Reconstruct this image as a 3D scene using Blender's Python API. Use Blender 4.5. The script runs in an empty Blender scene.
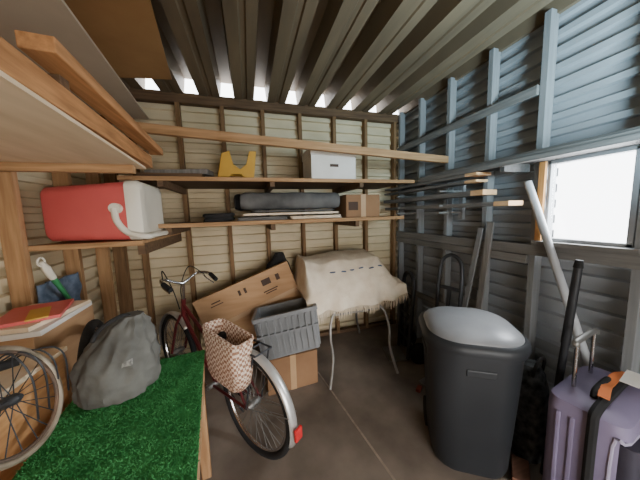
import bpy, math, random
from mathutils import Vector, Matrix, noise
random.seed(4)
V=Vector
col=bpy.context.scene.collection
PI=math.pi
# ------------------------------------------------------------------ camera
CAM=V((0,0,1.5)); f=240.0
psi=math.radians(16.3); th=math.radians(6.2); ro=math.radians(1.6)
F=V((math.sin(psi)*math.cos(th),math.cos(psi)*math.cos(th),-math.sin(th)))
R0=V((math.cos(psi),-math.sin(psi),0)); U0=R0.cross(F)
R=R0*math.cos(ro)-U0*math.sin(ro); U=U0*math.cos(ro)+R0*math.sin(ro)
cd=bpy.data.cameras.new('camera'); cam=bpy.data.objects.new('camera',cd); col.objects.link(cam)
cd.sensor_fit='HORIZONTAL'; cd.sensor_width=36; cd.lens=f/640*36; cd.clip_start=.02
m=Matrix.Identity(4)
for i in range(3):
    m[i][0]=R[i]; m[i][1]=U[i]; m[i][2]=-F[i]; m[i][3]=CAM[i]
cam.matrix_world=m
bpy.context.scene.camera=cam
def ray(px,py): return F+R*((px-320)/f)-U*((py-240)/f)
def PX(px,py,X): d=ray(px,py); return CAM+d*(X/d.x)
def PY(px,py,Y): d=ray(px,py); return CAM+d*(Y/d.y)
def PZ(px,py,Z): d=ray(px,py); return CAM+d*((Z-1.5)/d.z)
# ------------------------------------------------------------------ materials
def C(r,g,b):
    def l(c):
        c/=255.0
        return c/12.92 if c<=.04045 else ((c+.055)/1.055)**2.4
    return (l(r),l(g),l(b),1)
def M(name,c1,c2=None,scale=8,rough=.7,metal=0,bump=0,st=(1,1,1),bscale=None,spec=.4):
    mt=bpy.data.materials.new(name); mt.use_nodes=True
    nt=mt.node_tree; b=nt.nodes['Principled BSDF']
    b.inputs['Roughness'].default_value=rough; b.inputs['Metallic'].default_value=metal
    b.inputs['Specular IOR Level'].default_value=spec
    if c2 is None: c2=tuple(min(1,x*.75) for x in c1[:3])+(1,)
    tc=nt.nodes.new('ShaderNodeTexCoord'); mp=nt.nodes.new('ShaderNodeMapping'); mp.inputs['Scale'].default_value=st
    nz=nt.nodes.new('ShaderNodeTexNoise'); nz.inputs['Scale'].default_value=scale; nz.inputs['Detail'].default_value=5
    cr=nt.nodes.new('ShaderNodeValToRGB'); cr.color_ramp.elements[0].position=.33; cr.color_ramp.elements[1].position=.68
    cr.color_ramp.elements[0].color=c2; cr.color_ramp.elements[1].color=c1
    L=nt.links.new
    L(tc.outputs['Object'],mp.inputs[0]); L(mp.outputs[0],nz.inputs['Vector']); L(nz.outputs[0],cr.inputs[0]); L(cr.outputs[0],b.inputs['Base Color'])
    if bump:
        bp=nt.nodes.new('ShaderNodeBump'); bp.inputs['Strength'].default_value=bump; bp.inputs['Distance'].default_value=.01
        if bscale:
            n2=nt.nodes.new('ShaderNodeTexNoise'); n2.inputs['Scale'].default_value=bscale; L(mp.outputs[0],n2.inputs['Vector']); L(n2.outputs[0],bp.inputs['Height'])
        else: L(nz.outputs[0],bp.inputs['Height'])
        L(bp.outputs[0],b.inputs['Normal'])
    return mt
def wood(name,ax,c1,c2):
    st={'x':(1,14,14),'y':(14,1,14),'z':(14,14,1)}[ax]
    return M(name,c1,c2,scale=3.2,rough=.75,bump=.15,st=st)
W1,W2=C(192,152,110),C(156,118,80)
wood_x=wood('pine lumber along x','x',W1,W2); wood_y=wood('pine lumber along y','y',W1,W2); wood_z=wood('pine stud','z',C(190,150,108),C(160,120,82))
dwood_x=wood('old dark lumber x','x',C(118,92,66),C(86,64,46)); dwood_z=wood('old stud','z',C(148,114,78),C(112,84,56))
gwood_y=wood('haze grey lumber y','y',C(134,132,128),C(106,104,101)); gwood_z=wood('weathered board z','z',C(146,143,138),C(114,110,106))  # y lumber: right-wall wood greyed in its colour to imitate window haze
swood_y=wood('shaded shelf lumber y','y',C(92,90,88),C(70,68,66))  # right shelf darkened in colour so its underside reads as shade
rwood_z=wood('haze grey stud','z',C(142,143,143),C(126,127,127))  # right-wall stud tone held near the siding, window haze put into the colour
loftwood=wood('orange loft lumber','y',C(204,148,98),C(158,110,68))
ply=M('pale plywood',C(240,218,188),C(222,198,164),scale=2.2,st=(6,1,6),rough=.8)
endwood=M('pale lit board end',C(236,196,150),C(214,170,124),scale=12,rough=.8)  # lit board ends, the light on them put into the colour
ply_g=M('grey sheet',C(206,192,170),C(190,174,152),scale=2,rough=.85)
ply_b=M('brown hardboard',C(190,148,100),C(166,124,80),scale=2,rough=.8)
ply_o=wood('orange plywood','y',C(214,162,108),C(188,136,86))
siding_m=M('cream metal siding',C(230,214,180),C(200,182,146),scale=1.5,rough=.55,metal=.0,spec=.4)
siding_r=M('haze grey metal siding',C(160,164,167),C(142,146,149),scale=1.5,rough=.6)  # right wall greyed and low in contrast, haze painted into the colour
roof_m=M('bronze roof metal',C(136,118,94),C(110,95,76),scale=1.2,rough=.5,metal=.2,st=(6,1,1))
floor_m=M('stained concrete',C(146,132,118),C(102,90,80),scale=2.6,rough=.85,bump=.1,bscale=30)
joint_m=M('joint filler',C(172,156,138),C(134,118,104),scale=20)
turf_m=M('green turf',C(84,156,94),C(52,120,66),scale=16,rough=1.0,spec=.05)
turf_b=M('turf backing',C(66,134,76),C(46,106,58),scale=12,rough=1.0,spec=.05)
red_m=M('coral red plastic',C(228,108,104),C(214,94,92),scale=2,rough=.45)
white_m=M('off white plastic',C(240,233,216),C(226,217,198),scale=3,rough=.5,bump=.1,bscale=60)
bag_m=M('dark grey canvas',C(112,111,105),C(84,83,79),scale=6,rough=.9,bump=.2,bscale=40)
dark_m=M('black plastic',C(42,43,46),C(32,33,35),scale=4,rough=.5)
dfab=M('black fabric',C(48,46,46),C(32,31,31),scale=9,rough=.95,bump=.3)
dfab2=M('mottled dark bag fabric',C(98,100,102),C(30,31,33),scale=26,rough=.8)
bin_m=M('charcoal bin plastic',C(44,46,49),C(35,37,40),scale=3,rough=.5)
lid_m=M('dusty grey lid plastic',C(150,151,153),C(122,124,127),scale=3,rough=.4)
card=M('cardboard',C(196,156,116),C(176,136,98),scale=3,rough=.85,st=(1,1,6))
card_d=M('brown cardboard',C(162,124,90),C(140,104,74),scale=3,rough=.85)
tape_m=M('packing tape',C(200,164,126),C(190,154,114),scale=5,rough=.35)
ink_m=M('dark brown print',C(82,60,46),C(70,52,40),scale=5)
paper=M('white paper',C(238,234,226),C(226,220,210),scale=5,rough=.8)
crate_m=M('grey tote plastic',C(138,139,140),C(118,119,120),scale=3,rough=.5)
blank_m=M('cream blanket',C(250,236,214),C(234,216,190),scale=10,rough=.95,bump=.4,bscale=80)
bdot=M('faded blue grey stitching',C(96,106,130),C(76,86,108),scale=6,rough=.9)
chrome=M('chrome',C(220,220,222),C(196,196,198),scale=4,rough=.2,metal=1)
steel=M('dull steel',C(150,148,144),C(120,118,114),scale=6,rough=.5,metal=.7)
dsteel=M('dark painted steel',C(66,68,72),C(50,52,56),scale=6,rough=.5,metal=.3)
rusty=M('rusty steel',C(140,112,92),C(92,84,78),scale=14,rough=.7,metal=.5)
tan_metal=M('tan dusty rim metal',C(186,170,148),C(140,126,108),scale=12,rough=.5,metal=.4)
pale_tube=M('grey metal tube',C(178,174,168),C(150,146,140),scale=6,rough=.4,metal=.6)
rubber=M('rubber',C(36,35,35),C(26,26,26),scale=8,rough=.85)
bred=M('dark maroon bike paint',C(104,36,38),C(82,28,30),scale=3,rough=.35)
refl=M('red reflector',C(210,52,54),C(188,42,44),scale=8,rough=.2)
yell=M('yellow plastic',C(220,174,72),C(198,150,52),scale=3,rough=.5)
tarp=M('dark tarp roll',C(60,60,63),C(42,42,45),scale=6,rough=.85,bump=.2)
tarp2=M('grey rubber mat',C(124,122,118),C(98,96,93),scale=6,rough=.85,bump=.2)
purple=M('purple grey suitcase shell',C(138,127,154),C(116,106,131),scale=3,rough=.5)
orange=M('orange strap',C(236,138,76),C(218,118,58),scale=6)
pvc=M('pvc pipe',C(186,188,190),C(166,168,170),scale=4,rough=.5)
green_m=M('green plastic',C(70,150,96),C(52,126,76),scale=5,rough=.4)
denim=M('grey blue denim',C(118,130,148),C(80,94,112),scale=18,rough=.95,bump=.3)
def checker_mat():
    mt=bpy.data.materials.new('woven basket check'); mt.use_nodes=True; nt=mt.node_tree; b=nt.nodes['Principled BSDF']
    tc=nt.nodes.new('ShaderNodeTexCoord'); ck=nt.nodes.new('ShaderNodeTexChecker'); ck.inputs['Scale'].default_value=62
    ck.inputs['Color1'].default_value=C(224,202,182); ck.inputs['Color2'].default_value=C(150,110,88)
    mp=nt.nodes.new('ShaderNodeMapping'); mp.inputs['Rotation'].default_value=(0,0,math.radians(-51.7)); mp.inputs['Location'].default_value=(.003,.004,.005)
    nt.links.new(tc.outputs['Object'],mp.inputs[0]); nt.links.new(mp.outputs[0],ck.inputs[0]); nt.links.new(ck.outputs[0],b.inputs['Base Color']); b.inputs['Roughness'].default_value=.85
    return mt
check_m=checker_mat()
def glass_mat():
    mt=bpy.data.materials.new('window glass'); mt.use_nodes=True; nt=mt.node_tree
    nt.nodes.remove(nt.nodes['Principled BSDF'])
    o=nt.nodes['Material Output']; a=nt.nodes.new('ShaderNodeBsdfTransparent'); g=nt.nodes.new('ShaderNodeBsdfGlossy'); mx=nt.nodes.new('ShaderNodeMixShader')
    g.inputs['Roughness'].default_value=.02; mx.inputs[0].default_value=.05
    nt.links.new(a.outputs[0],mx.inputs[1]); nt.links.new(g.outputs[0],mx.inputs[2]); nt.links.new(mx.outputs[0],o.inputs[0]); return mt
glass=glass_mat()
# ------------------------------------------------------------------ mesh helpers
ORG={}
class MB:
    def __init__(s): s.v=[]; s.f=[]
    def add(s,vs,fs):
        o=len(s.v); s.v+= [V(x) for x in vs]; s.f+=[tuple(i+o for i in q) for q in fs]; return s
    def obox(s,c,ax,h):
        c=V(c); a=[V(x).normalized()*k for x,k in zip(ax,h)]
        vs=[c+a[0]*i+a[1]*j+a[2]*k for i in(-1,1) for j in(-1,1) for k in(-1,1)]
        return s.add(vs,[(0,1,3,2),(4,6,7,5),(0,4,5,1),(2,3,7,6),(0,2,6,4),(1,5,7,3)])
    def box(s,x0,x1,y0,y1,z0,z1):
        return s.obox(((x0+x1)/2,(y0+y1)/2,(z0+z1)/2),((1,0,0),(0,1,0),(0,0,1)),((x1-x0)/2,(y1-y0)/2,(z1-z0)/2))
    def bar(s,p,q,w,h,up=(0,0,1)):
        p=V(p);q=V(q);d=(q-p); L=d.length; d.normalize(); sd=d.cross(V(up)); 
        if sd.length<1e-4: sd=d.cross(V((0,1,0)))
        sd.normalize(); u=sd.cross(d)
        return s.obox((p+q)/2,(d,sd,u),(L/2,w/2,h/2))
    def tube(s,pts,r,n=10,closed=False):
        pts=[V(p) for p in pts]; k=len(pts); rs=r if isinstance(r,(list,tuple)) else [r]*k
        o=len(s.v); prev=None
        for i,p in enumerate(pts):
            a=pts[(i-1)%k] if (closed or i>0) else p; b=pts[(i+1)%k] if (closed or i<k-1) else p
            t=(b-a).normalized()
            if prev is None:
                x=t.orthogonal().normalized()
            else:
                x=prev-t*prev.dot(t); x.normalize()
            prev=x; y=t.cross(x)
            for j in range(n):
                g=2*PI*j/n; s.v.append(p+(x*math.cos(g)+y*math.sin(g))*rs[i])
        for i in range(k if closed else k-1):
            i2=(i+1)%k
            for j in range(n):
                j2=(j+1)%n; s.f.append((o+i*n+j,o+i*n+j2,o+i2*n+j2,o+i2*n+j))
        if not closed:
            s.f.append(tuple(o+j for j in range(n))[::-1]); s.f.append(tuple(o+(k-1)*n+j for j in range(n)))
        return s
    def loft(s,rings,caps=True):
        o=len(s.v); n=len(rings[0])
        for r in rings: s.v+=[V(p) for p in r]
        for i in range(len(rings)-1):
            for j in range(n):
                j2=(j+1)%n; s.f.append((o+i*n+j,o+i*n+j2,o+(i+1)*n+j2,o+(i+1)*n+j))
        if caps:
            s.f.append(tuple(o+j for j in range(n))[::-1]); k=len(rings)-1; s.f.append(tuple(o+k*n+j for j in range(n)))
        return s
    def prism(s,poly,vec):
        n=len(poly); a=[V(p) for p in poly]; b=[p+V(vec) for p in a]
        return s.add(a+b,[tuple(range(n))[::-1],tuple(range(n,2*n))]+[(i,(i+1)%n,n+(i+1)%n,n+i) for i in range(n)])
    def grid(s,fn,nu,nv):
        o=len(s.v)
        for i in range(nu+1):
            for j in range(nv+1): s.v.append(V(fn(i/nu,j/nv)))
        for i in range(nu):
            for j in range(nv):
                a=o+i*(nv+1)+j; s.f.append((a,a+nv+1,a+nv+2,a+1))
        return s
    def xf(s,mt): s.v=[mt@p for p in s.v]; return s
    def build(s,name,mat,parent=None,smooth=False,bevel=0,solid=0,sub=0,origin=None):
        if parent is not None: org=ORG[parent.name]
        elif origin is not None: org=V(origin)
        else:
            xs=[p.x for p in s.v]; ys=[p.y for p in s.v]; zs=[p.z for p in s.v]
            org=V(((min(xs)+max(xs))/2,(min(ys)+max(ys))/2,min(zs)))
        me=bpy.data.meshes.new(name); me.from_pydata([p-org for p in s.v],[],s.f)
        import bmesh
        b=bmesh.new(); b.from_mesh(me); bmesh.ops.recalc_face_normals(b,faces=b.faces); b.to_mesh(me); b.free()
        me.materials.append(mat)
        if smooth:
            me.polygons.foreach_set('use_smooth',[True]*len(me.polygons)); me.set_sharp_from_angle(angle=math.radians(42))
        o=bpy.data.objects.new(name,me); col.objects.link(o)
        if parent is not None: o.parent=parent
        else: o.location=org
        ORG[o.name]=org
        if solid:
            md=o.modifiers.new('solid','SOLIDIFY'); md.thickness=solid; md.offset=0
        if bevel:
            md=o.modifiers.new('bevel','BEVEL'); md.width=bevel; md.segments=2; md.limit_method='ANGLE'
        if sub:
            md=o.modifiers.new('sub','SUBSURF'); md.levels=sub; md.render_levels=sub
        return o
def thing(name,label,cat,loc=(0,0,0),group=None):
    o=bpy.data.objects.new(name,None); col.objects.link(o); o.location=loc; o.empty_display_size=.1
    ORG[o.name]=V(loc); return tag(o,label,cat,group)
def tag(o,label,cat,group=None,kind=None):
    o['label']=label; o['category']=cat
    if group: o['group']=group
    if kind: o['kind']=kind
    return o
def struct(o): o['kind']='structure'; return o
def circ(c,a,b,r,n=32,t0=0,t1=2*PI,full=True):
    c=V(c);a=V(a);b=V(b); k=n if full else n-1
    return [c+a*(r*math.cos(t0+(t1-t0)*i/k))+b*(r*math.sin(t0+(t1-t0)*i/k)) for i in range(n)]
def rrect(cx,cy,hx,hy,r,z,n=5,rot=0):
    out=[]
    for (sx,sy,a0) in((1,1,0),(-1,1,PI/2),(-1,-1,PI),(1,-1,1.5*PI)):
        for i in range(n+1):
            g=a0+PI/2*i/n; x=sx*(hx-r)+r*math.cos(g); y=sy*(hy-r)+r*math.sin(g)
            out.append((cx+x*math.cos(rot)-y*math.sin(rot),cy+x*math.sin(rot)+y*math.cos(rot),z))
    return out
def nz(*a): return noise.noise(V(a))
def smoothpath(pts,k=6):
    pts=[V(p) for p in pts]; out=[]
    for i in range(len(pts)-1):
        p0=pts[max(0,i-1)];p1=pts[i];p2=pts[i+1];p3=pts[min(len(pts)-1,i+2)]
        for j in range(k):
            t=j/k; out.append(.5*((2*p1)+(p2-p0)*t+(2*p0-5*p1+4*p2-p3)*t*t+(3*p1-p0-3*p2+p3)*t**3))
    return out+[pts[-1]]
# ------------------------------------------------------------------ room shell
LX,RX,BY,FY=-1.25,1.83,2.70,-1.2
ZT=2.68
struct(MB().box(LX-.12,RX+.12,FY,BY+.12,-.06,0).build('floor',floor_m))
struct(MB().box(-5,RX+.12,-7,FY-.01,-.10,-.03).build('ground',M('dark outer ground',C(112,102,90),C(84,76,68),scale=18,rough=.95)))  # unseen ground outside the door, added to cut light from below
flo=bpy.data.objects['floor']
a=PZ(318,372,0); b=PZ(398,485,0); b=a+(b-a)*1.9
MB().bar(V((a.x,a.y,.001)),V((b.x,b.y,.001)),.012,.006).build('floor_joint',joint_m,flo)
prof=[(0,0),(.05,0),(.056,.03),(.09,.03),(.1,0)]
def siding(mb,axis,pos,sgn,a0,a1,z0,z1):
    k=math.floor(z0/.1)
    z=k*.1
    pts=[]
    while z<z1+.1:
        for pz,pd in prof[:-1]:
            pts.append((z+pz,pd))
        z+=.1
    pts=[p for p in pts if z0<p[0]<z1]
    def dep(zz):
        t=zz-math.floor(zz/.1+1e-9)*.1
        for i in range(4):
            if prof[i][0]<=t<=prof[i+1][0]+1e-9:
                return prof[i][1]+(prof[i+1][1]-prof[i][1])*(t-prof[i][0])/(prof[i+1][0]-prof[i][0])
        return 0
    pts=[(z0,dep(z0))]+pts+[(z1,dep(z1))]
    vs=[];fs=[]
    for (zz,d) in pts:
        for aa in(a0,a1):
            vs.append((aa,pos+sgn*d,zz) if axis=='x' else (pos+sgn*d,aa,zz))
    for i in range(len(pts)-1): fs.append((2*i,2*i+1,2*i+3,2*i+2))
    mb.add(vs,fs)
wb=MB(); siding(wb,'x',BY+.105,-1,LX-.1,RX+.1,0,ZT-.01); wall_b=struct(wb.build('wall_back',siding_m,solid=.002))
wl=MB(); siding(wl,'y',LX-.105,1,FY,BY+.1,0,2.8); wall_l=struct(wl.build('wall_left',siding_m,solid=.002))
WY0,WY1,WZ0,WZ1=.70,1.085,1.285,1.79
wr=MB()
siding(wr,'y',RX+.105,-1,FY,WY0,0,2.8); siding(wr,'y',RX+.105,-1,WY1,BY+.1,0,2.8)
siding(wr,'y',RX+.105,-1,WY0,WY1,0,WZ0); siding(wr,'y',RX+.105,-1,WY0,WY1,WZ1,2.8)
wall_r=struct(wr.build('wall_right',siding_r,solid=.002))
DX0,DX1,DZ=.0,1.3,1.6  # unseen door opening, sized to keep daylight off the upper walls
wf=MB(); siding(wf,'x',FY,1,LX-.1,DX0,0,2.8); siding(wf,'x',FY,1,DX1,RX+.1,0,2.8); siding(wf,'x',FY,1,DX0,DX1,DZ,2.8)
struct(wf.build('wall_front',siding_m,solid=.002))
def stud(x0,x1,y0,y1,z0,z1,par,mat=None): MB().box(x0,x1,y0,y1,z0,z1).build('stud',mat or dwood_z,par,bevel=.002)
for k in range(8):
    x=-1.0+.4*k
    if x<RX: stud(x-.019,x+.019,BY,BY+.07,0,ZT-.08,wall_b)
stud(LX,LX+.09,BY,BY+.07,0,ZT-.08,wall_b)
MB().box(LX-.05,RX+.05,BY,BY+.072,ZT-.08,ZT+.012).build('top_plate',dwood_x,wall_b,bevel=.002)
MB().box(LX,RX,BY,BY+.06,0,.04).build('bottom_plate',dwood_x,wall_b)
for y in(-.6,0,.6,1.2,1.78,2.22,2.6):
    stud(LX-.07,LX+.02,y-.019,y+.019,0,2.75,wall_l,wood_z)
MB().box(LX+.02,-.60,1.60,1.638,1.755,1.799).build('ledger',wood_x,wall_l,bevel=.002)
for y in(-.8,-.3,.25,WY0-.025,WY1+.055,1.5,1.9,2.3,2.66):
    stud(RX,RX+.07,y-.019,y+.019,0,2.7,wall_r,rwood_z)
for z in(.55,1.15,2.25):
    MB().box(RX-.022,RX,1.16,2.68,z-.03,z+.03).build('girt',gwood_y,wall_r,bevel=.002)
MB().box(RX-.022,RX,-1.1,2.68,WZ0-.10,WZ0-.03).build('girt',gwood_y,wall_r,bevel=.002)
def roof():
    mb=MB(); per=.325
    x=-.13-per*5-.06
    prof=[(0,.15),(.10,.15),(.118,0),(.195,0),(.203,.012),(.235,.012),(.243,0),(.307,0)]
    pts=[]
    while x<RX+.3:
        for a_,b_ in prof: pts.append((x+a_,b_))
        x+=per
    pts=[p for p in pts if LX-.2<p[0]<RX+.2]
    vs=[];fs=[]
    for (px_,h) in pts:
        vs+= [(px_,FY-.3,ZT+h),(px_,BY+.02,ZT+h)]
    for i in range(len(pts)-1): fs.append((2*i,2*i+1,2*i+3,2*i+2))
    mb.add(vs,fs); return mb.build('ceiling',roof_m,solid=.003)
struct(roof())
w=MB()
fr=.035
for (y0,y1,z0,z1) in((WY0,WY1,WZ0,WZ0+fr*.6),(WY0,WY1,WZ1-fr*.6,WZ1),(WY0,WY0+fr*.7,WZ0,WZ1),(WY1-fr*.5,WY1,WZ0,WZ1)):
    w.box(RX+.005,RX+.06,y0,y1,z0,z1)
win=struct(w.build('window_1',M('grey window frame',C(150,152,154),C(130,132,134),scale=4),bevel=.003))
MB().box(RX+.03,RX+.034,WY0+.02,WY1-.02,WZ0+.02,WZ1-.02).build('pane',glass,win)
MB().box(RX-.04,RX+.0,WY0-.04,WY1+.04,WZ0-.028,WZ0).build('window_sill',gwood_y,win,bevel=.003)
MB().box(RX-.02,RX+.0,WY1,WY1+.035,WZ0,WZ1+.0).build('jamb',wood('orange jamb','z',C(214,160,100),C(184,128,70)),win,bevel=.002)
# ------------------------------------------------------------------ overhead loft at left
o=MB().prism([(-.425,.25,1.80),(-.583,1.74,1.80),(-1.222,1.64,1.80),(-1.222,.25,1.80)],(0,0,.012)).build('plywood_sheet',ply)
tag(o,'pale plywood shelf sheet low overhead, under the two lumber beams','plywood')
def lumber(p,q,w_,h_,mat,label,group=None,cat='lumber'):
    return tag(MB().bar(p,q,w_,h_).build('lumber_board',mat,bevel=.003),label,cat,group)
lumber((-.455,.25,1.85),(-.605,1.86,1.866),.038,.074,loftwood,'orange-brown lumber beam lying along the edge of the pale plywood overhead')
lumber((-.485,.82,1.948),(-.575,1.93,1.948),.075,.040,loftwood,'upper lumber beam with its cut end showing, propped just above another beam')
for y,x in((.95,-.518),(1.8,-.598)):
    tag(MB().box(x-.03,x+.012,y-.02,y+.02,1.888 if y<1 else 1.9035,1.926).build('spacer_block',dwood_x,bevel=.002),
        ('dark spacer block between the two overhead beams near the cut beam end' if y<1 else 'dark spacer block between the two overhead beams at their far ends'),'block')
o=MB().prism([(-.54,.25,2.35),(-.78,2.5,2.35),(-1.222,2.46,2.35),(-1.222,.25,2.35)],(0,0,.014)).build('ceiling_sheet',ply_g)
tag(o,'grey-beige flat sheet stored high above the lumber beams','sheet')
o=MB().prism([(-.24,.3,2.60),(-.528,2.29,2.60),(-1.222,2.4,2.60),(-1.222,.3,2.60)],(0,0,.012)).build('hardboard_sheet',ply_b)
tag(o,'brown hardboard sheet tucked just under the ribbed metal roof','sheet')
pL=PY(132,127,1.86); pR=PY(447,160,1.86)
lumber(pL,pR,.04,.06,wood_x,'long light lumber board spanning the room above the shelves')
# ------------------------------------------------------------------ shelves
t=thing('wall_shelf','upper long wood shelf on back wall holding white lidded box',"shelf",(0,2.35,1.78))
MB().box(-.85,1.55,2.02,BY,1.785,1.80).build('shelf_board',dwood_x,t)
MB().box(-.85,1.55,2.0,2.02,1.770,1.80).build('edge_strip',wood_x,t,bevel=.002)
for x in(-.6,.2,1.0): MB().box(x-.019,x+.019,2.02,BY,1.73,1.785).build('bracket',dwood_x,t)
t=thing('wall_shelf','lower wood shelf on back wall holding rolled tarps and folded blankets',"shelf",(0,2.35,1.43))
MB().box(-.66,1.5,2.12,BY,1.44,1.455).build('shelf_board',dwood_x,t)
MB().box(-.66,1.5,2.085,2.12,1.425,1.457).build('edge_strip',wood_x,t,bevel=.002)
for x in(-.6,.2,1.0): MB().box(x-.019,x+.019,2.12,BY,1.37,1.44).build('bracket',dwood_x,t)
t=thing('wall_shelf','narrow shelf along right wall above the window, loaded with long laths',"shelf",(1.7,1.2,1.77))
MB().box(1.60,RX,.15,1.98,1.792,1.80).build('shelf_board',swood_y,t)
MB().box(1.58,1.60,.15,1.98,1.772,1.80).build('edge_strip',gwood_y,t,bevel=.002)
for y in(.3,1.2,1.9): MB().box(1.6,RX,y-.015,y+.015,1.74,1.792).build('bracket',swood_y,t)
t=thing('wall_shelf','short wood shelf in the left corner holding red cooler',"shelf",(-.95,2.2,1.33))
MB().box(LX+.02,-.66,1.81,BY,1.342,1.36).build('shelf_board',wood_x,t)
MB().box(LX+.02,-.66,1.79,1.81,1.33,1.362).build('edge_strip',wood_x,t,bevel=.002)
MB().box(-.70,-.66,1.81,BY,1.27,1.342).build('bracket',dwood_x,t)
# ------------------------------------------------------------------ cooler
t=thing('cooler','red cooler with white lid lying on its side on the corner shelf','cooler',(-.95,2.02,1.36))
def yz(x,y0,y1,z0,z1,r,n=5): return [(x,a_,b_) for (a_,b_,c_) in rrect((y0+y1)/2,(z0+z1)/2,(y1-y0)/2,(z1-z0)/2,r,0,n)]
MB().loft([yz(-1.19,1.87,2.2,1.385,1.70,.05),yz(-1.175,1.86,2.21,1.375,1.71,.05),yz(-.78,1.83,2.24,1.365,1.74,.045),yz(-.745,1.83,2.24,1.365,1.74,.045)]).build('body',red_m,t,smooth=True)
MB().loft([yz(-.745,1.82,2.25,1.362,1.75,.05),yz(-.69,1.82,2.25,1.362,1.75,.05),yz(-.665,1.835,2.235,1.375,1.735,.05),yz(-.655,1.88,2.19,1.42,1.69,.04),yz(-.66,1.89,2.18,1.43,1.68,.04)]).build('lid',white_m,t,smooth=True)
hp=smoothpath([(-.80,1.805,1.57),(-.79,1.80,1.49),(-.735,1.795,1.415),(-.64,1.80,1.388),(-.625,1.9,1.39),(-.625,2.17,1.39),(-.64,2.27,1.388),(-.735,2.275,1.415),(-.79,2.27,1.49),(-.80,2.265,1.57)],5)
MB().tube(hp,.019,10).build('handle',white_m,t,smooth=True)
MB().tube([(-.795,1.795,1.57),(-.795,1.83,1.57)],.032,16).build('hinge_button',white_m,t,smooth=True)
# ------------------------------------------------------------------ shelf contents, upper
def carton(name,c,sx,sy,sz,rot,mat,label,lid=False,prints=(),cat='box',tape=True):
    c=V(c); t=thing(name,label,cat,c)
    ax=(V((math.cos(rot),math.sin(rot),0)),V((-math.sin(rot),math.cos(rot),0)),V((0,0,1)))
    MB().obox(c+V((0,0,sz/2)),ax,(sx/2,sy/2,sz/2)).build('body',mat,t,bevel=.004)
    if lid: MB().obox(c+V((0,0,sz-.03)),ax,(sx/2+.006,sy/2+.006,.034)).build('lid',mat,t,bevel=.004)
    elif tape: MB().obox(c+V((0,0,sz/2+.002)),ax,(.025,sy/2+.002,sz/2+.001)).build('tape',tape_m,t)
    for (u,w_,du,dw) in prints:
        MB().obox(c+ax[0]*(u*sx)-ax[1]*(sy/2+.002)+V((0,0,w_*sz)),ax,(du,.001,dw)).build('printed_mark',ink_m,t)
    return t
p=PY(333,178,2.08)
carton('storage_box',(p.x+.0,2.2,1.80),.42,.30,.27,.02,paper,'white lidded storage box on upper back shelf',lid=True,prints=((-.0,.45,.04,.012),))
px=[(217,177),(221,151),(229,148),(233,162),(240,167),(246,162),(249,149),(256,149),(254,177),(244,177),(241,172),(231,172),(228,177)]
pl=[PY(a_,b_,2.12) for a_,b_ in px]; dz=1.80-min(q.z for q in pl)
o=thing('sawhorse','yellow plastic folding sawhorse standing on upper back shelf','sawhorse',(PY(236,177,2.12).x,2.15,1.80))
MB().prism([q+V((0,0,dz)) for q in pl],(0,.05,0)).build('frame',yell,o,bevel=.005)
MB().prism([q+V((0,.16,dz)) for q in pl],(0,.05,0)).build('frame',yell,o,bevel=.005)
MB().box(ORG[o.name].x-.09,ORG[o.name].x+.09,2.165,2.28,1.805,1.83).build('hinge_bar',dark_m,o)
o=MB().box(-.78,-.33,2.1,2.6,1.801,1.84).build('scrap_board',dwood_x,bevel=.003); tag(o,'dark scrap board lying flat on upper shelf left of yellow sawhorse','board')
o=MB().bar((-.75,2.3,1.862),(-.28,2.2,1.862),.14,.04).build('scrap_board',gwood_z,bevel=.003); tag(o,'grey weathered board atop dark scrap board on upper shelf','board')
# ------------------------------------------------------------------ shelf contents, lower
def roll(p,q,r,mat,label):
    p=V(p);q=V(q); t=thing('tarp_roll',label,'roll',(p+q)/2-V((0,0,r)),'rolled tarps on lower back shelf')
    d=(q-p).normalized(); x=V((0,0,1)); y=d.cross(x)
    rings=[]
    for i in range(25):
        c=p+(q-p)*(i/24); e=min(i,24-i)/24*(q-p).length; k=math.sqrt(min(1,(e+.008)/.05)); k=.72+.28*min(1,k)
        rings.append([c+(x*math.cos(g)+y*math.sin(g))*(r*k*(1+.10*nz(i*.35,math.cos(g)*1.2,math.sin(g)*1.2+r*50))) for g in [2*PI*j/24 for j in range(24)]])
    MB().loft(rings).build('roll',mat,t,smooth=True)
    sp=[p-d*.002+(x*math.cos(a_*.5)+y*math.sin(a_*.5))*(r*.1+r*.55*a_/44) for a_ in range(45)]
    MB().tube(sp,.004,5).build('rolled_edge',tarp2,t)
zb=1.457
def slab(name,x0,x1,y0,y1,z0,z1,mat,label,cat,seed,group=None):
    def ring(z,k): 
        return [(x+.014*nz(x*9,z*30,seed),y+.025*nz(x*7,y*9+z*12,seed+3),zz+.006*nz(x*11,y*11,seed+9)) for x,y,zz in rrect((x0+x1)/2,(y0+y1)/2,(x1-x0)/2-k,(y1-y0)/2-k,.04,z,8)]
    h=z1-z0; n=2; rings=[]
    for i in range(n):
        a_=z0+h*i/n; rings+= [ring(a_+.003,.010),ring(a_+h/n*.3,0),ring(a_+h/n*.7,0),ring(a_+h/n-.003,.010)]
    return tag(MB().loft(rings).build(name,mat,smooth=True),label,cat,group)
slab('folded_blanket',-.36,-.13,2.14,2.55,zb,zb+.075,dfab,'black folded blanket at left end of lower back shelf','blanket',1)
slab('folded_blanket',-.10,.34,2.13,2.6,zb,zb+.035,tarp2,'grey folded mat on lower shelf beside the black folded blanket','blanket',2)
slab('folded_blanket',.36,.86,2.14,2.6,zb,zb+.035,blank_m,'cream folded blanket on lower shelf near small cardboard box','blanket',3)
slab('folded_blanket',-.06,.84,2.15,2.56,zb+.042,zb+.066,blank_m,'thin pale throw spread across two folded blankets on lower shelf','blanket',5)
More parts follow.
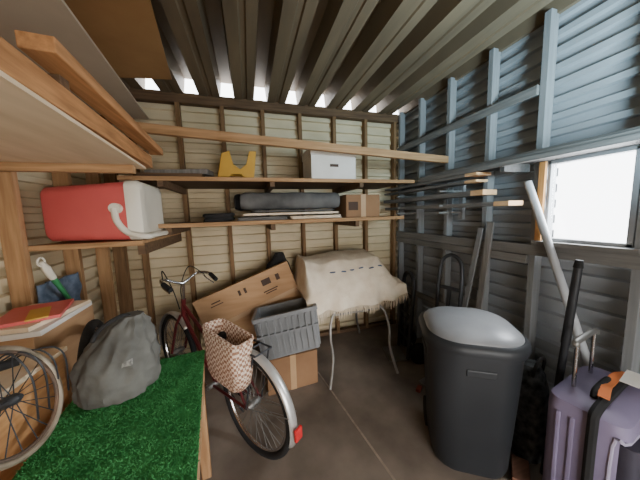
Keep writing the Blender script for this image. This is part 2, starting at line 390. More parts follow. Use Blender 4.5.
slab('folded_blanket',.02,.80,2.18,2.55,zb+.072,zb+.088,tarp2,'thin grey mat lying right below the rolled tarps','blanket',6)
roll((-.12,2.48,zb+.175),(.25,2.53,zb+.175),.08,tarp,'short black tarp roll at the back left of lower shelf')
roll((-.06,2.29,zb+.172),(.86,2.27,zb+.172),.078,M('charcoal roll',C(116,115,113),C(80,79,78),scale=6,rough=.95,bump=.2),'long thick dark grey mat roll on the layered blankets of lower shelf')
carton('cardboard_box',(1.08,2.3,zb),.36,.30,.22,.0,card_d,'small cardboard box on lower back shelf beside tarp rolls',prints=((-.3,.5,.05,.04),))
# ------------------------------------------------------------------ right wall lumber
def rboard(px_,py_,X,w_,h_,Y1,label):
    p=PX(px_,py_,X); q=V((X,Y1,p.z)); t=thing('lumber_board',label,'lumber',((p+q)/2-V((0,0,h_/2))),'short lumber under the right wall shelf')
    k=p+(q-p).normalized()*.10
    MB().bar(k,q,w_,h_).build('plank',gwood_y,t,bevel=.002)
    MB().bar(p,k,w_+.001,h_+.001).build('lit_end',endwood,t,bevel=.002)
rboard(484,173.5,1.66,.14,.022,2.6,'topmost pale-ended board under the right wall shelf')
rboard(482,180.5,1.64,.11,.018,2.6,'thin second board directly below topmost board on right wall')
rboard(490,192,1.64,.13,.036,2.6,'middle pale-ended board of the right wall rack')
rboard(516,203,1.66,.13,.03,2.6,'lowest board whose pale end points nearest the window')
t=thing('lumber_rack','grey wall rack arms carrying short lumber on right wall','rack',(1.75,2.0,1.4))
for y in(1.7,2.3):
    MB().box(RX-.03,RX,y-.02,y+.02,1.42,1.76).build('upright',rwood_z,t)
    for z in(1.475,1.535,1.655): MB().box(1.56,RX-.03,y-.012,y+.012,z,z+.014).build('arm',gwood_y,t)
def pipe(p,q,r,mat,label,name='conduit_pipe',cat='pipe',group=None):
    return tag(MB().tube([p,q],r,14).build(name,mat,smooth=True),label,cat,group)
lumber((1.63,.2,1.812),(1.63,2.0,1.812),.035,.022,gwood_y,'thin wood lath nearest the edge of the right wall shelf')
pipe((1.70,.25,1.813),(1.71,2.5,1.813),.011,steel,'thin steel conduit lying on the right wall shelf')
lumber((1.77,.2,1.83),(1.77,1.97,1.83),.09,.055,gwood_y,'haze-grey beam against the wall on the right wall shelf')
def lean(pt,pb,w_,h_,mat,label):
    return tag(MB().bar(pt,pb,w_,h_,up=(1,0,0)).build('leaning_board',mat,bevel=.002),label,'board')
lean(PX(491,222,1.795),V((1.79,1.54,.01)),.05,.016,gwood_z,'narrow grey board leaning on right wall behind the bin')
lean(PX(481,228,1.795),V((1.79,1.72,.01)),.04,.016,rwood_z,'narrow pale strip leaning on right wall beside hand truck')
pipe(PX(528,182,1.775),V((1.79,.59,.02)),.021,pvc,'white plastic pipe leaning diagonally by the window')
p=PX(579,263,1.58)
t=thing('pole','black pole standing between white leaning pipe and purple suitcase','pole',(1.52,.815,0))
q=V((1.52,.815,0))
MB().tube([p,p+(q-p)*.35,p+(q-p)*.36,q],[.017,.019,.016,.015],14).build('shaft',dark_m,t,smooth=True)
MB().tube([p+(q-p)*-.012,p+(q-p)*.02],[.015,.02],14).build('end_cap',rubber,t,smooth=True)
# ------------------------------------------------------------------ trash bin
bc=V((1.22,1.07,0)); rot=math.radians(58)
t=thing('trash_bin','charcoal wheeled trash bin with dusty grey domed lid','trash bin',bc)
def br(h_,r_,z,k=0): return rrect(bc.x,bc.y,h_*.92,h_*.92,min(r_*1.6,h_*.9),z,10,rot)
MB().loft([br(.205,.07,.03),br(.218,.08,.06),br(.245,.09,.5),br(.258,.10,.70),br(.26,.10,.755)]).build('body',bin_m,t,smooth=True)
MB().loft([br(.266,.105,.742),br(.276,.11,.747),br(.276,.11,.768),br(.266,.105,.774)]).build('rim',bin_m,t,smooth=True)
MB().loft([br(.284,.115,.764),br(.287,.115,.785),br(.278,.11,.808),br(.26,.10,.818),br(.25,.10,.812)]).build('lid',bin_m,t,smooth=True)
dome=[]
for i in range(10):
    a_=i/9*PI/2; r_=.252*math.cos(a_)+.01; dome.append(br(r_,r_*.42,.808+.072*math.sin(a_)))
MB().loft(dome).build('lid_top',lid_m,t,smooth=True)
for k in range(-1,2):
    pass
for a_ in range(4):
    d=V((math.cos(rot+a_*PI/2),math.sin(rot+a_*PI/2),0)); s_=V((-d.y,d.x,0))
    MB().obox(bc+d*.228+V((0,0,.66)),(d,s_,(0,0,1)),(.014,.07,.02)).build('grip_ridge',bin_m,t,bevel=.006)
d=V((math.cos(rot),math.sin(rot),0)); s_=V((-d.y,d.x,0))
for k in(-1,1):
    c=bc+d*.15+s_*(.18*k)+V((0,0,.09)); MB().tube([c-s_*.025,c+s_*.025],.09,22).build('wheel',rubber,t,smooth=True)
MB().tube([bc+d*.24-s_*.12+V((0,0,.765)),bc+d*.30-s_*.11+V((0,0,.775)),bc+d*.30+s_*.11+V((0,0,.775)),bc+d*.24+s_*.12+V((0,0,.765))],.014,10).build('handle',bin_m,t,smooth=True)
# ------------------------------------------------------------------ sacks
def sack(name,c,hx,hy,H,prof,lean_,seed,mat,label,cat,rot=0,wr=.12,n=44,m_=18,crease=0,patch=None):
    c=V(c); t=thing(name,label,cat,c); rings=[]
    for i in range(m_+1):
        v=i/m_; k=len(prof)-1; x=v*k; a_=min(int(x),k-1); fr_=x-a_; fr_=fr_*fr_*(3-2*fr_)
        r=prof[a_]*(1-fr_)+prof[a_+1]*fr_; ring=[]
        for j in range(n):
            g=2*PI*j/n; cg,sg=math.cos(g),math.sin(g)
            w_=1+wr*nz(cg*2.2,sg*2.2,v*2.5+seed)+wr*.6*nz(cg*5,sg*5,v*3+seed)
            if crease: w_+=crease*(.25-abs(nz(cg*2.6+v,sg*2.6,v*3.2+seed*2)))+crease*.35*(.25-abs(nz(cg*5.5,sg*5.5+v*2,v*6+seed)))
            lx=hx*r*w_*cg; ly=hy*r*w_*sg
            x_=lx*math.cos(rot)-ly*math.sin(rot); y_=lx*math.sin(rot)+ly*math.cos(rot)
            zz=H*v+((.05*H*nz(cg*2,sg*2,seed+7)+.03*H*nz(cg*4,sg*4,v*3+seed)) if 0<i<m_ else 0)
            ring.append(V((c.x+x_+lean_[0]*v*v,c.y+y_+lean_[1]*v*v,c.z+zz)))
        rings.append(ring)
    MB().loft(rings).build('body',mat,t,smooth=True)
    if patch:
        i0,i1,j0,j1,pm=patch
        g=MB()
        def fn(u,v): 
            q=rings[i0+round(u*(i1-i0))][(j0+round(v*(j1-j0)))%n]; d=V((q.x-c.x-lean_[0]*.3,q.y-c.y-lean_[1]*.3,0)).normalized(); return q+d*.003
        g.grid(fn,i1-i0,j1-j0).build('patch',pm,t,smooth=True)
    return t
bt=sack('garden_bag',(1.565,.94,0),.095,.09,.58,[.9,1.05,1.05,1.02,1,.95,.8,.5],(0,0),3,dfab2,'mottled dark bag standing between the bin and purple suitcase','bag')
MB().tube(smoothpath([(1.52,.90,.53),(1.53,.89,.61),(1.57,.89,.64),(1.61,.90,.61),(1.615,.91,.53)]),.008,8).build('handle',dfab,bt,smooth=True)
# ------------------------------------------------------------------ suitcase
sc=V((1.525,.62,0)); sr=math.radians(10)
t=thing('suitcase','purple-grey suitcase with raised chrome handle at right edge','suitcase',sc)
def sring(h1,h2,r_,z): return rrect(sc.x,sc.y,h1,h2,r_,z,6,sr)
def srot(x,y,z): return V((sc.x+x*math.cos(sr)-y*math.sin(sr),sc.y+x*math.sin(sr)+y*math.cos(sr),z))
SH=.665
MB().loft([sring(.20,.10,.04,.05),sring(.22,.118,.05,.07),sring(.225,.125,.05,.1),sring(.225,.125,.05,SH-.06),sring(.22,.12,.05,SH-.02),sring(.20,.10,.05,SH-.005),sring(.15,.06,.03,SH)]).build('shell',purple,t,smooth=True)
sax=(V((math.cos(sr),math.sin(sr),0)),V((-math.sin(sr),math.cos(sr),0)),V((0,0,1)))
for y in(.075,.03): MB().obox(srot(-.224,y,.34),sax,(.008,.008,.25)).build('shell_ridge',purple,t,bevel=.004)
zp=smoothpath([srot(-.228,-.03,.08),srot(-.229,-.03,.3),srot(-.228,-.03,SH-.07),srot(-.2,-.03,SH-.005),srot(0,-.03,SH+.004),srot(.2,-.03,SH-.005),srot(.228,-.03,SH-.07),srot(.228,-.03,.08)],5)
MB().tube(zp,.018,8).build('zipper',rubber,t,smooth=True)
MB().loft([[srot(x,y,z) for x,y,_ in rrect(-.015,-.118,.205,.035,.03,0,5)] for z in (.1,.12,.555,.58)]).build('front_pocket',M('black pocket fabric',C(66,62,74),C(48,46,56),scale=5,rough=.6),t,smooth=True)
MB().tube([srot(-.20,-.157,.52),srot(.18,-.157,.52)],.006,6).build('pocket_zipper',steel,t)
MB().tube(smoothpath([srot(-.222,-.085,.1),srot(-.222,-.085,.56),srot(-.19,-.12,.585),srot(.17,-.13,.585)],4),.006,6).build('pocket_piping',M('lilac piping',C(178,170,192),C(158,150,172),scale=5,rough=.6),t)
for x in(-.1,.1): MB().tube([srot(x,.07,SH-.01),srot(x,.07,SH+.215)],.008,10).build('handle_pole',chrome,t,smooth=True)
MB().tube(smoothpath([srot(-.115,.07,SH+.205),srot(-.1,.07,SH+.222),srot(.1,.07,SH+.222),srot(.115,.07,SH+.205)]),.013,10).build('pull_handle',steel,t,smooth=True)
MB().tube(smoothpath([srot(-.12,0,SH),srot(-.1,0,SH+.03),srot(.04,0,SH+.03),srot(.06,0,SH)]),.012,10).build('carry_handle',rubber,t,smooth=True)
MB().grid(lambda u,v:srot(-.14+.32*u,-.05+.035*v+.02*math.sin(u*3),SH+.03+.012*math.sin(u*PI*2)**2),16,2).build('strap',orange,t,solid=.003)
MB().obox(srot(.10,-.06,SH+.05),(sax[0]+V((0,0,.2)),sax[1],V((0,0,1))),(.05,.028,.002)).build('luggage_tag',paper,t)
for x in(-.18,.18):
    for y in(-.08,.08): MB().tube([srot(x-.012,y,.027),srot(x+.012,y,.027)],.027,14).build('wheel',rubber,t,smooth=True)
p=PZ(520,478,0)
tag(MB().obox((p.x+.0,p.y,.03),((.8,.6,0),(-.6,.8,0),(0,0,1)),(.08,.04,.03)).build('wood_block',wood('red block','x',C(130,90,70),C(98,66,50)),bevel=.004),'reddish-brown wood block on the floor before the bin','block')
# ------------------------------------------------------------------ hand trucks
def hand_truck(base,face,H,lean_,mat,label,wheelr=.1,tr=.014,w_=.15):
    base=V(base); fd=V((math.cos(face),math.sin(face),0)); sd=V((-fd.y,fd.x,0)); t=thing('hand_truck',label,'hand truck',base,'hand trucks by the right wall')
    def P(s,z,k=0): return base+sd*s+fd*(k-lean_*z/H)+V((0,0,z))
    MB().tube([P(-w_,.03),P(-w_,H*.82)]+smoothpath([P(-w_,H*.82),P(-w_*.8,H*.95),P(0,H),P(w_*.8,H*.95),P(w_,H*.82)],5)[1:]+[P(w_,.03)],tr,10).build('frame',mat,t,smooth=True)
    for z in(.2,.42,.62):
        MB().bar(P(-w_,z*H*1.2),P(w_,z*H*1.2),.03,.012,up=fd).build('crossbar',mat,t)
    MB().bar(P(0,.1),P(0,H*.745),.03,.012,up=fd).build('center_bar',mat,t)
    MB().obox(P(0,.012,.09),(sd,fd,(0,0,1)),(w_,.09,.006)).build('toe_plate',steel,t)
    for s in(-1,1):
        c=P(s*(w_+.03),wheelr,-.1); MB().tube([c-sd*.022,c+sd*.022],[wheelr,wheelr],22).build('wheel',rubber,t,smooth=True)
    MB().tube([P(-w_-.05,wheelr,-.1),P(w_+.05,wheelr,-.1)],.009,8).build('axle',steel,t)
    for s in(-1,1): MB().bar(P(s*w_,.25),P(s*w_,wheelr,-.1),.02,.008).build('axle_brace',mat,t)
hand_truck((1.48,2.06,0),math.radians(165),.88,.06,dark_m,'black hand truck standing on floor between table and bin',tr=.02,w_=.13)
hand_truck((1.55,1.60,0),math.radians(195),1.12,.10,dsteel,'tall dark hand truck with rounded handle behind the bin',tr=.015,w_=.10)
# ------------------------------------------------------------------ folding table + blanket
t=thing('folding_table','folding table with bent grey tube legs under cream blanket','table',(.92,2.27,0))
MB().box(.48,1.34,1.98,2.58,.705,.735).build('tabletop',M('table laminate',C(150,130,108),C(130,112,92),scale=4,rough=.5),t,bevel=.006)
for k in(-1,1):
    xo=.91
    def L_(dx,y,z): return (xo+k*dx,y,z)
    MB().tube(smoothpath([L_(.06,2.0,.69),L_(.16,1.96,.67),L_(.26,1.92,.58),L_(.29,1.88,.42),L_(.28,1.85,.25),L_(.33,1.80,.014)]),.012,10).build('leg',pale_tube,t,smooth=True)
    MB().tube(smoothpath([L_(.06,2.5,.69),L_(.16,2.52,.67),L_(.26,2.54,.58),L_(.29,2.56,.42),L_(.28,2.58,.25),L_(.33,2.6,.014)]),.012,10).build('leg',pale_tube,t,smooth=True)
MB().tube([(.66,1.94,.60),(1.16,1.94,.60)],.010,8).build('front_rail',pale_tube,t,smooth=True)
carton('cardboard_box',(.86,2.38,.735),.56,.30,.22,0,card_d,'cardboard box hidden under the cream blanket on folding table')
bp=[(2.60,.76),(2.585,.9),(2.565,1.03),(2.47,1.07),(2.3,1.055),(2.17,1.03),(2.08,.96),(2.01,.87),(1.97,.79),(1.95,.72),(1.94,.66)]
def sst(x): x=max(0,min(1,x)); return x*x*(3-2*x)
def blanket(u,v):
    k=len(bp)-1; x=v*k; i=min(int(x),k-1); fr_=x-i
    y=bp[i][0]*(1-fr_)+bp[i+1][0]*fr_; z=bp[i][1]*(1-fr_)+bp[i+1][1]*fr_
    s=sst(u/.05)*(.25+.75*sst((1-u)/.22))
    if z>.75: z=.765+(z-.755)*s
    X=.43+1.01*u
    fo=max(0,min(1,(v-.6)/.4))
    z+=fo*.05*sst((u-.75)/.25)
    y+=-.022*fo*(1+math.sin(u*24+3*nz(u*4,1,1)))+.016*nz(u*5,v*4,3)
    z+=.055*nz(u*3.4,v*3,8.5)*s+.022*nz(u*7,v*6,4)*min(1,s+.2)-.012*abs(nz(u*6+v*3,v*5,14))*2+.015*fo*nz(u*3,5,2)
    return (X+.02*nz(u*4,v*5,11),y,z)
t=thing('blanket','cream woven blanket with fringe draped over the folding table','blanket',(.9,2.27,.74))
MB().grid(blanket,100,76).build('cloth',blank_m,t,smooth=True,solid=.006)
fr_=MB()
for i in range(80):
    u=(i+.5)/80; p=V(blanket(u,1)); q=p+V((random.uniform(-.01,.01),random.uniform(-.012,.0),-.055-random.random()*.03))
    fr_.tube([p,(p+q)/2+V((.003,0,0)),q],[.0045,.004,.002],5)
fr_.build('fringe',blank_m,t)
for i in range(6):
    u0=.26+.10*i; vv=.60+.012*math.sin(i*2); pts=[V(blanket(u0+.05*j/8,vv))+V((0,-.005,.004)) for j in range(9)]
    MB().tube(pts,[.003,.006,.007,.007,.007,.007,.007,.006,.003],8).build('stitched_dash',bdot,t,smooth=True)
carton('cardboard_box',(.22,2.58,0),.36,.20,.74,0,card_d,'tall plain cardboard box standing behind the grey tote')
bt=sack('cloth_bag',(.26,2.55,0.742),.14,.11,.36,[.95,1.08,1.05,.95,.8,.5,.3],(.03,.0),12,dfab,'black cloth bag beside the cream blanket','bag',crease=.3)
# ------------------------------------------------------------------ boxes & tote left of table
carton('cardboard_box',(.28,2.09,0),.44,.34,.31,math.radians(4),card_d,'brown cardboard box on the floor under the grey tote')
cz=V((.300,2.00,.345))
Mt=Matrix.Translation(cz)@Matrix.Rotation(math.radians(-6),4,'Z')@Matrix.Rotation(math.radians(-8),4,'Y')@Matrix.Rotation(math.radians(-5),4,'X')
t=thing('storage_tote','grey ribbed plastic tote without lid on a cardboard box','tote',cz)
def cr_(h1,h2,z,r_=.02): return rrect(0,0,h1,h2,r_,z,5)
TH=.36
MB().loft([cr_(.235,.14,.0),cr_(.25,.158,TH-.03),cr_(.268,.176,TH-.03),cr_(.268,.176,TH),cr_(.244,.152,TH),cr_(.23,.135,.012)]).xf(Mt).build('body',crate_m,t,smooth=True)
rb=MB()
for k in range(-4,5): rb.bar((k*.05,-.146,.015),(k*.053,-.170,TH-.03),.014,.030,up=(0,1,0))
for k in range(-2,3):
    for s in(-1,1): rb.bar((s*.240,k*.05,.015),(s*.258,k*.052,TH-.03),.030,.014,up=(1,0,0))
rb.box(-.25,.25,-.178,-.15,.20,.215)
rb.xf(Mt).build('ribs',crate_m,t)
c1,c2,c3=PY(192,303,2.29),PY(287,261,2.38),PY(306,302,2.34)
wd=(c2-c1); W_=wd.length; wd.normalize(); dn=(c3-c2); dn=(dn-wd*dn.dot(wd)).normalized(); nn=wd.cross(dn)
if nn.y<0: nn=-nn
Hh=.60; ctr=c1+wd*W_/2+dn*Hh/2+nn*.036
t=thing('cardboard_box','large flat cardboard carton tilted against the back wall behind the bicycle','box',(ctr.x,ctr.y,0))
MB().obox(ctr,(wd,dn,nn),(W_/2,Hh/2,.035)).build('body',card,t,bevel=.004)
MB().obox(ctr-nn*.036,(wd,dn,nn),(W_/2+.002,.02,.001)).build('tape',tape_m,t)
for (u,v_,du,dv) in((-.62,-.72,.05,.007),(-.62,-.63,.07,.005),(.42,-.66,.055,.038),(.68,-.66,.024,.038),(.45,-.36,.09,.007),(.45,-.29,.07,.006),(-.15,-.68,.014,.032),(-.03,-.68,.014,.032)):
    MB().obox(ctr+wd*(u*W_/2)+dn*(v_*Hh/2)-nn*.0365,(wd,dn,nn),(du*.8,dv*.8,.001)).build('printed_mark',ink_m,t)
# ------------------------------------------------------------------ bicycle
B0=V((-.035,1.46,0)); bd=V((-.60,.80,0)).normalized(); bn=V((-bd.y,bd.x,0))
def b_(u,v,w_=0): return B0+bd*u+bn*w_+V((0,0,v))
UP=V((0,0,1))
bk=thing('bicycle','maroon bicycle with chrome fenders and woven basket beside the green turf bench','bicycle',B0)
def wheel(u,name,par):
    c=b_(u,.33)
    w_=MB().tube(circ(c,bd,UP,.308,56),.022,12,closed=True).build(name,rubber,par,smooth=True)
    MB().tube(circ(c,bd,UP,.282,56),.010,8,closed=True).build('rim',chrome,w_,smooth=True)
    s=MB()
    for i in range(32):
        g=2*PI*i/32; k=.02 if i%2 else -.02
        s.tube([c+bn*k+(bd*math.cos(g+.35)+UP*math.sin(g+.35))*.02,c+(bd*math.cos(g)+UP*math.sin(g))*.28],.0016,5)
    s.build('spokes',steel,w_)
    MB().tube([c-bn*.05,c-bn*.03,c+bn*.03,c+bn*.05],[.012,.024,.024,.012],12).build('hub',steel,w_,smooth=True)
wheel(0,'rear_wheel',bk); wheel(1.05,'front_wheel',bk)
fm=MB()
bb=b_(.44,.28); st=b_(.31,.66); ht=b_(.86,.84); hb=b_(.89,.70); rh=b_(0,.33)
fm.tube([bb,st],.014,12); fm.tube([bb,hb],.015,12); fm.tube([b_(.36,.52),b_(.875,.79)],.014,12); fm.tube([hb,ht],.018,12)
for k in(-1,1):
    fm.tube([bb+bn*.03*k,rh+bn*.055*k],.009,8); fm.tube([st+bn*.015*k,rh+bn*.055*k],.008,8)
fm.build('frame',bred,bk,smooth=True)
fk=MB()
for k in(-1,1): fk.tube([hb+bn*.02*k,b_(.92,.62,.05*k),b_(1.05,.33,.055*k)],.011,8)
fk.build('fork',bred,bk,smooth=True)
def fender(u,t0,t1,name):
    c=b_(u,.33); rr=.352; n=30
    def fn(a_,v):
        g=t0+(t1-t0)*a_; w_=(v-.5)*2
        r_=rr-.014*w_*w_
        return c+(bd*math.cos(g)+UP*math.sin(g))*r_+bn*(w_*.03)
    return MB().grid(fn,n,6).build(name,M('pale '+name,C(226,224,220),C(204,202,198),scale=5,rough=.35,metal=.6),bk,smooth=True,solid=.002)
fender(0,math.radians(20),math.radians(195),'rear_fender'); fender(1.05,math.radians(-10),math.radians(130),'front_fender')
MB().obox(b_(-.372,.33),(bn,bd,UP),(.026,.008,.034)).build('reflector',refl,bk,bevel=.004)
stv=MB()
for k in(-1,1): stv.tube([b_(0,.33,.055*k),b_(-.335,.42,.032*k)],.003,6)
stv.build('fender_stay',steel,bk)
rk=MB()
for k in(-1,1):
    rk.tube([b_(.28,.70,.06*k),b_(-.12,.71,.06*k)],.006,8); rk.tube([b_(0,.33,.06*k),b_(-.1,.71,.06*k)],.005,8)
for u in(-.12,-.03,.06,.16): rk.tube([b_(u,.71,-.06),b_(u,.71,.06)],.005,8)
rk.build('rear_rack',dsteel,bk,smooth=True)
MB().tube([ht,b_(.84,.97)],.013,10).build('stem',chrome,bk,smooth=True)
hbp=smoothpath([b_(.66,1.0,.17),b_(.76,1.03,.18),b_(.87,1.03,.13),b_(.86,.98,.03),b_(.86,.98,-.03),b_(.87,1.03,-.13),b_(.76,1.03,-.18),b_(.66,1.0,-.17)],5)
MB().tube(hbp,.011,10).build('handlebar',chrome,bk,smooth=True)
for k in(-1,1):
    MB().tube([b_(.74,1.025,.178*k),b_(.64,.995,.168*k)],.017,10).build('grip',rubber,bk,smooth=True)
    MB().tube(smoothpath([b_(.82,1.03,.155*k),b_(.79,.99,.165*k),b_(.68,.965,.165*k)]),.006,8).build('brake_lever',chrome,bk,smooth=True)
    MB().tube(smoothpath([b_(.82,1.03,.15*k),b_(.95,1.08,.1*k),b_(.97,.9,.03*k),b_(.90,.75,.02*k)]),.004,6).build('cable',rubber,bk,smooth=True)
MB().tube([st,b_(.29,.72)],.012,10).build('seat_post',chrome,bk,smooth=True)
MB().loft([[b_(u,.735+dz*.035,w_*k) for (w_,dz) in((0,1),(.7,.8),(1,0),(.7,-.7),(0,-.9),(-.7,-.7),(-1,0),(-.7,.8))] for u,k in((.17,.02),(.19,.08),(.26,.09),(.34,.055),(.43,.025),(.45,.012))]).build('saddle',rubber,bk,smooth=True,sub=1)
MB().tube([bb-bn*.07,bb+bn*.07],.02,12).build('bottom_bracket',steel,bk,smooth=True)
MB().tube(circ(bb-bn*.055,bd,UP,.085,30),.006,6,closed=True).build('chainring',steel,bk,smooth=True)
for k,a_ in((1,.5),(-1,.5+PI)):
    q=bb+bn*.075*k+(bd*math.cos(a_)+UP*math.sin(a_))*.16
    MB().bar(bb+bn*.07*k,q,.016,.012).build('crank',chrome,bk)
    MB().obox(q+bn*.05*k,(bd,bn,UP),(.04,.045,.012)).build('pedal',rubber,bk,bevel=.003)
MB().tube([b_(.40,.27,-.03),b_(.32,.012,-.13)],.008,8).build('kickstand',dsteel,bk)
bcn=b_(.085,.55,.10)
def bring(hu,hw,z,k=0):
    out=[]
    for x,y,_ in rrect(0,0,hu,hw,.04,0,5):
        wob=1+.10*nz(x*9,y*9,z*7+2)
        out.append(bcn+bd*x*wob+bn*(y*wob+.012*nz(x*12,z*9,5))+V((0,0,z+x*.10+.016*nz(x*10,y*10,3)*(1 if z>.1 else 0))))
    return out
bs=MB().loft([bring(.13,.05,-.04),bring(.155,.058,.0),bring(.165,.066,.08),bring(.165,.068,.16),bring(.175,.075,.22),bring(.172,.07,.26),bring(.158,.058,.26),bring(.15,.052,.12),bring(.13,.045,-.02)]).build('basket',check_m,bk,smooth=True)
MB().tube(bring(.17,.069,.262),.011,8,closed=True).build('basket_rim',check_m,bs,smooth=True)
# ------------------------------------------------------------------ turf bench (local frame, rotated)
bz=.735; ba=math.radians(7.5)
MBn=Matrix.Translation(V((-.295,1.43,0)))@Matrix.Rotation(ba,4,'Z')
bx0,bx1,by0,by1=-.485,0,-1.1,0
cpt=MBn@V(((bx0+bx1)/2,(by0+by1)/2,0))
t=thing('workbench','low wooden bench covered by green turf in the left foreground','bench',cpt)
def lb(*a): return MB().box(*a).xf(MBn)
lb(bx0,bx1,by0,by1,bz-.03,bz).build('bench_top',wood_y,t,bevel=.003)
lb(bx1-.02,bx1+.004,by0+.02,by1-.02,bz-.12,bz-.032).build('apron',wood_y,t,bevel=.003)
lb(bx0,bx0+.02,by0+.02,by1-.02,bz-.12,bz-.032).build('apron',wood_y,t,bevel=.003)
for x in(bx0+.03,bx1-.03):
    for y in(by0+.03,by1-.03): lb(x-.025,x+.025,y-.025,y+.025,0,bz-.03).build('leg',wood_z,t,bevel=.003)
tm=thing('turf_mat','green artificial turf mat covering the bench','turf',(cpt.x,cpt.y,bz))
def mat_(u,v):
    x=bx0-.006+(bx1-bx0+.016)*u; y=by0+(by1-by0+.008)*v
    q=MBn@V((x,y,0)); return (q.x,q.y,bz+.006+.005*nz(q.x*7,q.y*7,1))
MB().grid(mat_,30,60).build('backing',turf_b,tm,smooth=True,solid=.008)
g=MB(); vs=[];fs=[]
for i in range(30000):
    u=random.random(); v=random.random(); p=V(mat_(u,v)); p.z+=.003
    a_=random.random()*2*PI; w_=.0028; h_=random.uniform(.003,.008)
    s=V((math.cos(a_),math.sin(a_),0))*w_; l=V((random.uniform(-.009,.009),random.uniform(-.009,.009),h_))
    k=len(vs); vs+= [p-s,p+s,p+l]; fs.append((k,k+1,k+2))
g.v=[V(x) for x in vs]; g.f=fs
o=g.build('pile',turf_m,tm); o['kind']='stuff'
logo=M('pale stitched logo',C(150,148,140),C(96,94,90),scale=90,rough=.9)
bt=sack('canvas_bag',(-.605,1.245,bz+.014),.148,.145,.315,[.98,1.05,1.04,.98,.88,.74,.55,.28],(.06,.03),21,bag_m,'slumped dark grey canvas bag sitting on the green turf','bag',wr=.10,n=96,m_=44,crease=.18,patch=(20,23,78,82,logo))
MB().tube(smoothpath([(-.65,1.17,1.0),(-.625,1.19,1.045),(-.57,1.25,1.07),(-.54,1.28,1.04)]),.009,8).build('strap',dfab,bt,smooth=True)
# ------------------------------------------------------------------ cabinet far left, junk on it
t=thing('plywood_cabinet','orange plywood cabinet left of the turf bench','cabinet',(-1.05,.9,0))
cabR=-.82
MB().box(-1.21,cabR,.35,1.28,0,.93).build('body',ply_o,t,bevel=.003)
MB().box(-1.22,cabR+.015,.34,1.29,.93,.95).build('top',ply,t,bevel=.003)
tz=.951
carton('cardboard_box',(-.83,1.49,0),.20,.26,.44,0,card_d,'low cardboard box under the dark bicycle wheel behind grey canvas bag')
def spoked(name,c,wa,up,r,tr,tmat,rmat,label,base,ns=20):  # a whole loose bicycle wheel: outer ring, inner rim, spokes and hub
    c=V(c); wa=V(wa).normalized(); up=V(up).normalized(); hn=wa.cross(up).normalized(); t=thing(name,label,'wheel',base)
    MB().tube(circ(c,wa,up,r,48),tr,10,closed=True).build('tread',tmat,t,smooth=True)
    MB().tube(circ(c,wa,up,r-tr-.003,48),.006,8,closed=True).build('inner_rim',rmat,t,smooth=True)
    s=MB()
    for i in range(ns):
        g_=2*PI*i/ns; k=.015 if i%2 else -.015
        s.tube([c+hn*k,c+(wa*math.cos(g_)+up*math.sin(g_))*(r-tr)],.0016,5)
    s.build('spokes',dsteel,t); MB().tube([c-hn*.035,c-hn*.02,c+hn*.02,c+hn*.035],[.008,.018,.018,.008],12).build('hub',dsteel,t,smooth=True)
spoked('bicycle_wheel',(-.80,1.45,.715),(-.30,.95,0),(0,0,1),.25,.022,rubber,rusty,'old spoked bicycle wheel with black rubber tyre behind the grey canvas bag',(-.80,1.45,.442))
lu=V((-.135,0,.37)).normalized()
spoked('bicycle_wheel',V((-.705,.965,.752))+lu*.19,(-.0,1,0),lu,.175,.010,tan_metal,rusty,'small tan spoked bicycle wheel leaning on the plywood cabinet at left edge',(-.705,.965,.75),20)
t=thing('brake_lever','loose bicycle brake lever with steel cables lying on the plywood cabinet','brake lever',(-.95,1.12,tz))
MB().tube(smoothpath([(-1.0,1.10,.965),(-.93,1.08,.985),(-.87,1.07,1.0),(-.83,1.10,1.0)]),.012,10).build('bar',chrome,t,smooth=True)
MB().tube([(-.87,1.07,1.0),(-.83,1.10,1.0)],.016,10).build('clamp',rubber,t,smooth=True)
for k in range(4):
    MB().tube(smoothpath([(-.9,1.08,.99),(-.80,1.03+.04*k,1.06-.015*k),(-.745,1.02+.05*k,.97),(-.76,1.04+.05*k,.80)]),.0030,6).build('cable',dsteel,t,smooth=True)
carton('cardboard_box',(-1.07,1.52,0),.28,.42,1.0,0,card,'tall cardboard box in the left corner behind the plywood cabinet')
def flat(name,c,hx,hy,hz,rot,mat,label,cat):
    return tag(MB().obox(c,((math.cos(rot),math.sin(rot),0),(-math.sin(rot),math.cos(rot),0),(0,0,1)),(hx,hy,hz)).build(name,mat,bevel=.002),label,cat)
flat('white_board',(-1.06,1.5,1.014),.15,.2,.012,.05,paper,'white board lying at the far left under a red folder','board')
flat('plank',(-1.06,1.5,1.037),.14,.18,.010,-.1,ply,'thin tan wood panel on top of the white board','plank')
flat('red_folder',(-1.03,1.49,1.056),.11,.14,.008,.35,red_m,'red flat folder on top of the stack by the left wall','folder')
flat('yellow_booklet',(-.98,1.43,1.068),.035,.09,.004,.5,yell,'small yellow booklet on the red folder','booklet')
flat('paper_sheet',(-1.08,1.05,tz+.003),.11,.1,.003,.2,paper,'white paper lying on the plywood cabinet beside loose brake lever','paper')
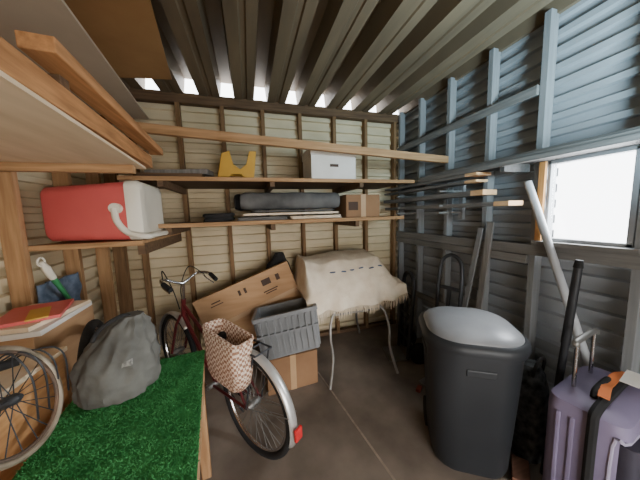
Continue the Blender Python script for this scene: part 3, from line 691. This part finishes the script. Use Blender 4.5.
t=thing('brush','green handled brush with white bristle head hanging on the left wall','brush',(-1.18,1.9,1.1))
pA=PX(41,262,-1.17); pB=PX(70,300,-1.15)
MB().tube([pA+(pB-pA)*.4,pB],[.016,.012],10).build('handle',green_m,t,smooth=True)
MB().tube([pA,pA+(pB-pA)*.15,pA+(pB-pA)*.4],[.010,.022,.018],10).build('head',white_m,t,smooth=True)
MB().tube(circ(pA,V((0,1,0)),UP,.025,16),.006,6,closed=True).build('hook',white_m,t,smooth=True)
def den(u,v): return (-1.205+.03*nz(u*5,v*5,1)+.015*math.sin(u*16),1.77+.36*u,1.13-.36*v+.02*nz(u*4,2,1))
tag(MB().grid(den,24,24).build('denim_cloth',denim,smooth=True,solid=.006),'blue denim cloth hanging on the left wall under the cooler','cloth')
p=PZ(419,390,0); tag(MB().obox((p.x,p.y,.012),((.8,.6,0),(-.6,.8,0),(0,0,1)),(.035,.018,.012)).build('brick_chip',M('brick',C(160,74,56),C(120,54,42)),bevel=.004),'small red chip on the floor left of the bin','brick chip')
# ------------------------------------------------------------------ light
wd_=bpy.data.worlds.new('world'); bpy.context.scene.world=wd_; wd_.use_nodes=True
bg=wd_.node_tree.nodes['Background']; bg.inputs[0].default_value=(.96,.98,1,1); bg.inputs[1].default_value=9.0
def area(name,loc,tgt,sx,sy,power,c,spread=180):
    l=bpy.data.lights.new(name,'AREA'); l.shape='RECTANGLE'; l.size=sx; l.size_y=sy; l.energy=power; l.color=c; l.spread=math.radians(spread)
    o=bpy.data.objects.new(name,l); col.objects.link(o); o.location=loc
    o.rotation_euler=(V(tgt)-V(loc)).to_track_quat('-Z','Y').to_euler(); return o
area('window_daylight',(2.15,.87,1.65),(0,1.3,.7),.5,.55,50,(.88,.94,1))
area('doorway_daylight',(.65,-1.1,1.25),(-.2,2,.75),1.1,1.0,12,(1,.91,.8),115)
area('haze_fill',(1.3,-.1,1.75),(1.58,.78,2.55),.35,.35,40,(.58,.84,1),120)  # added unseen cool lamp, stands in for window haze at upper right
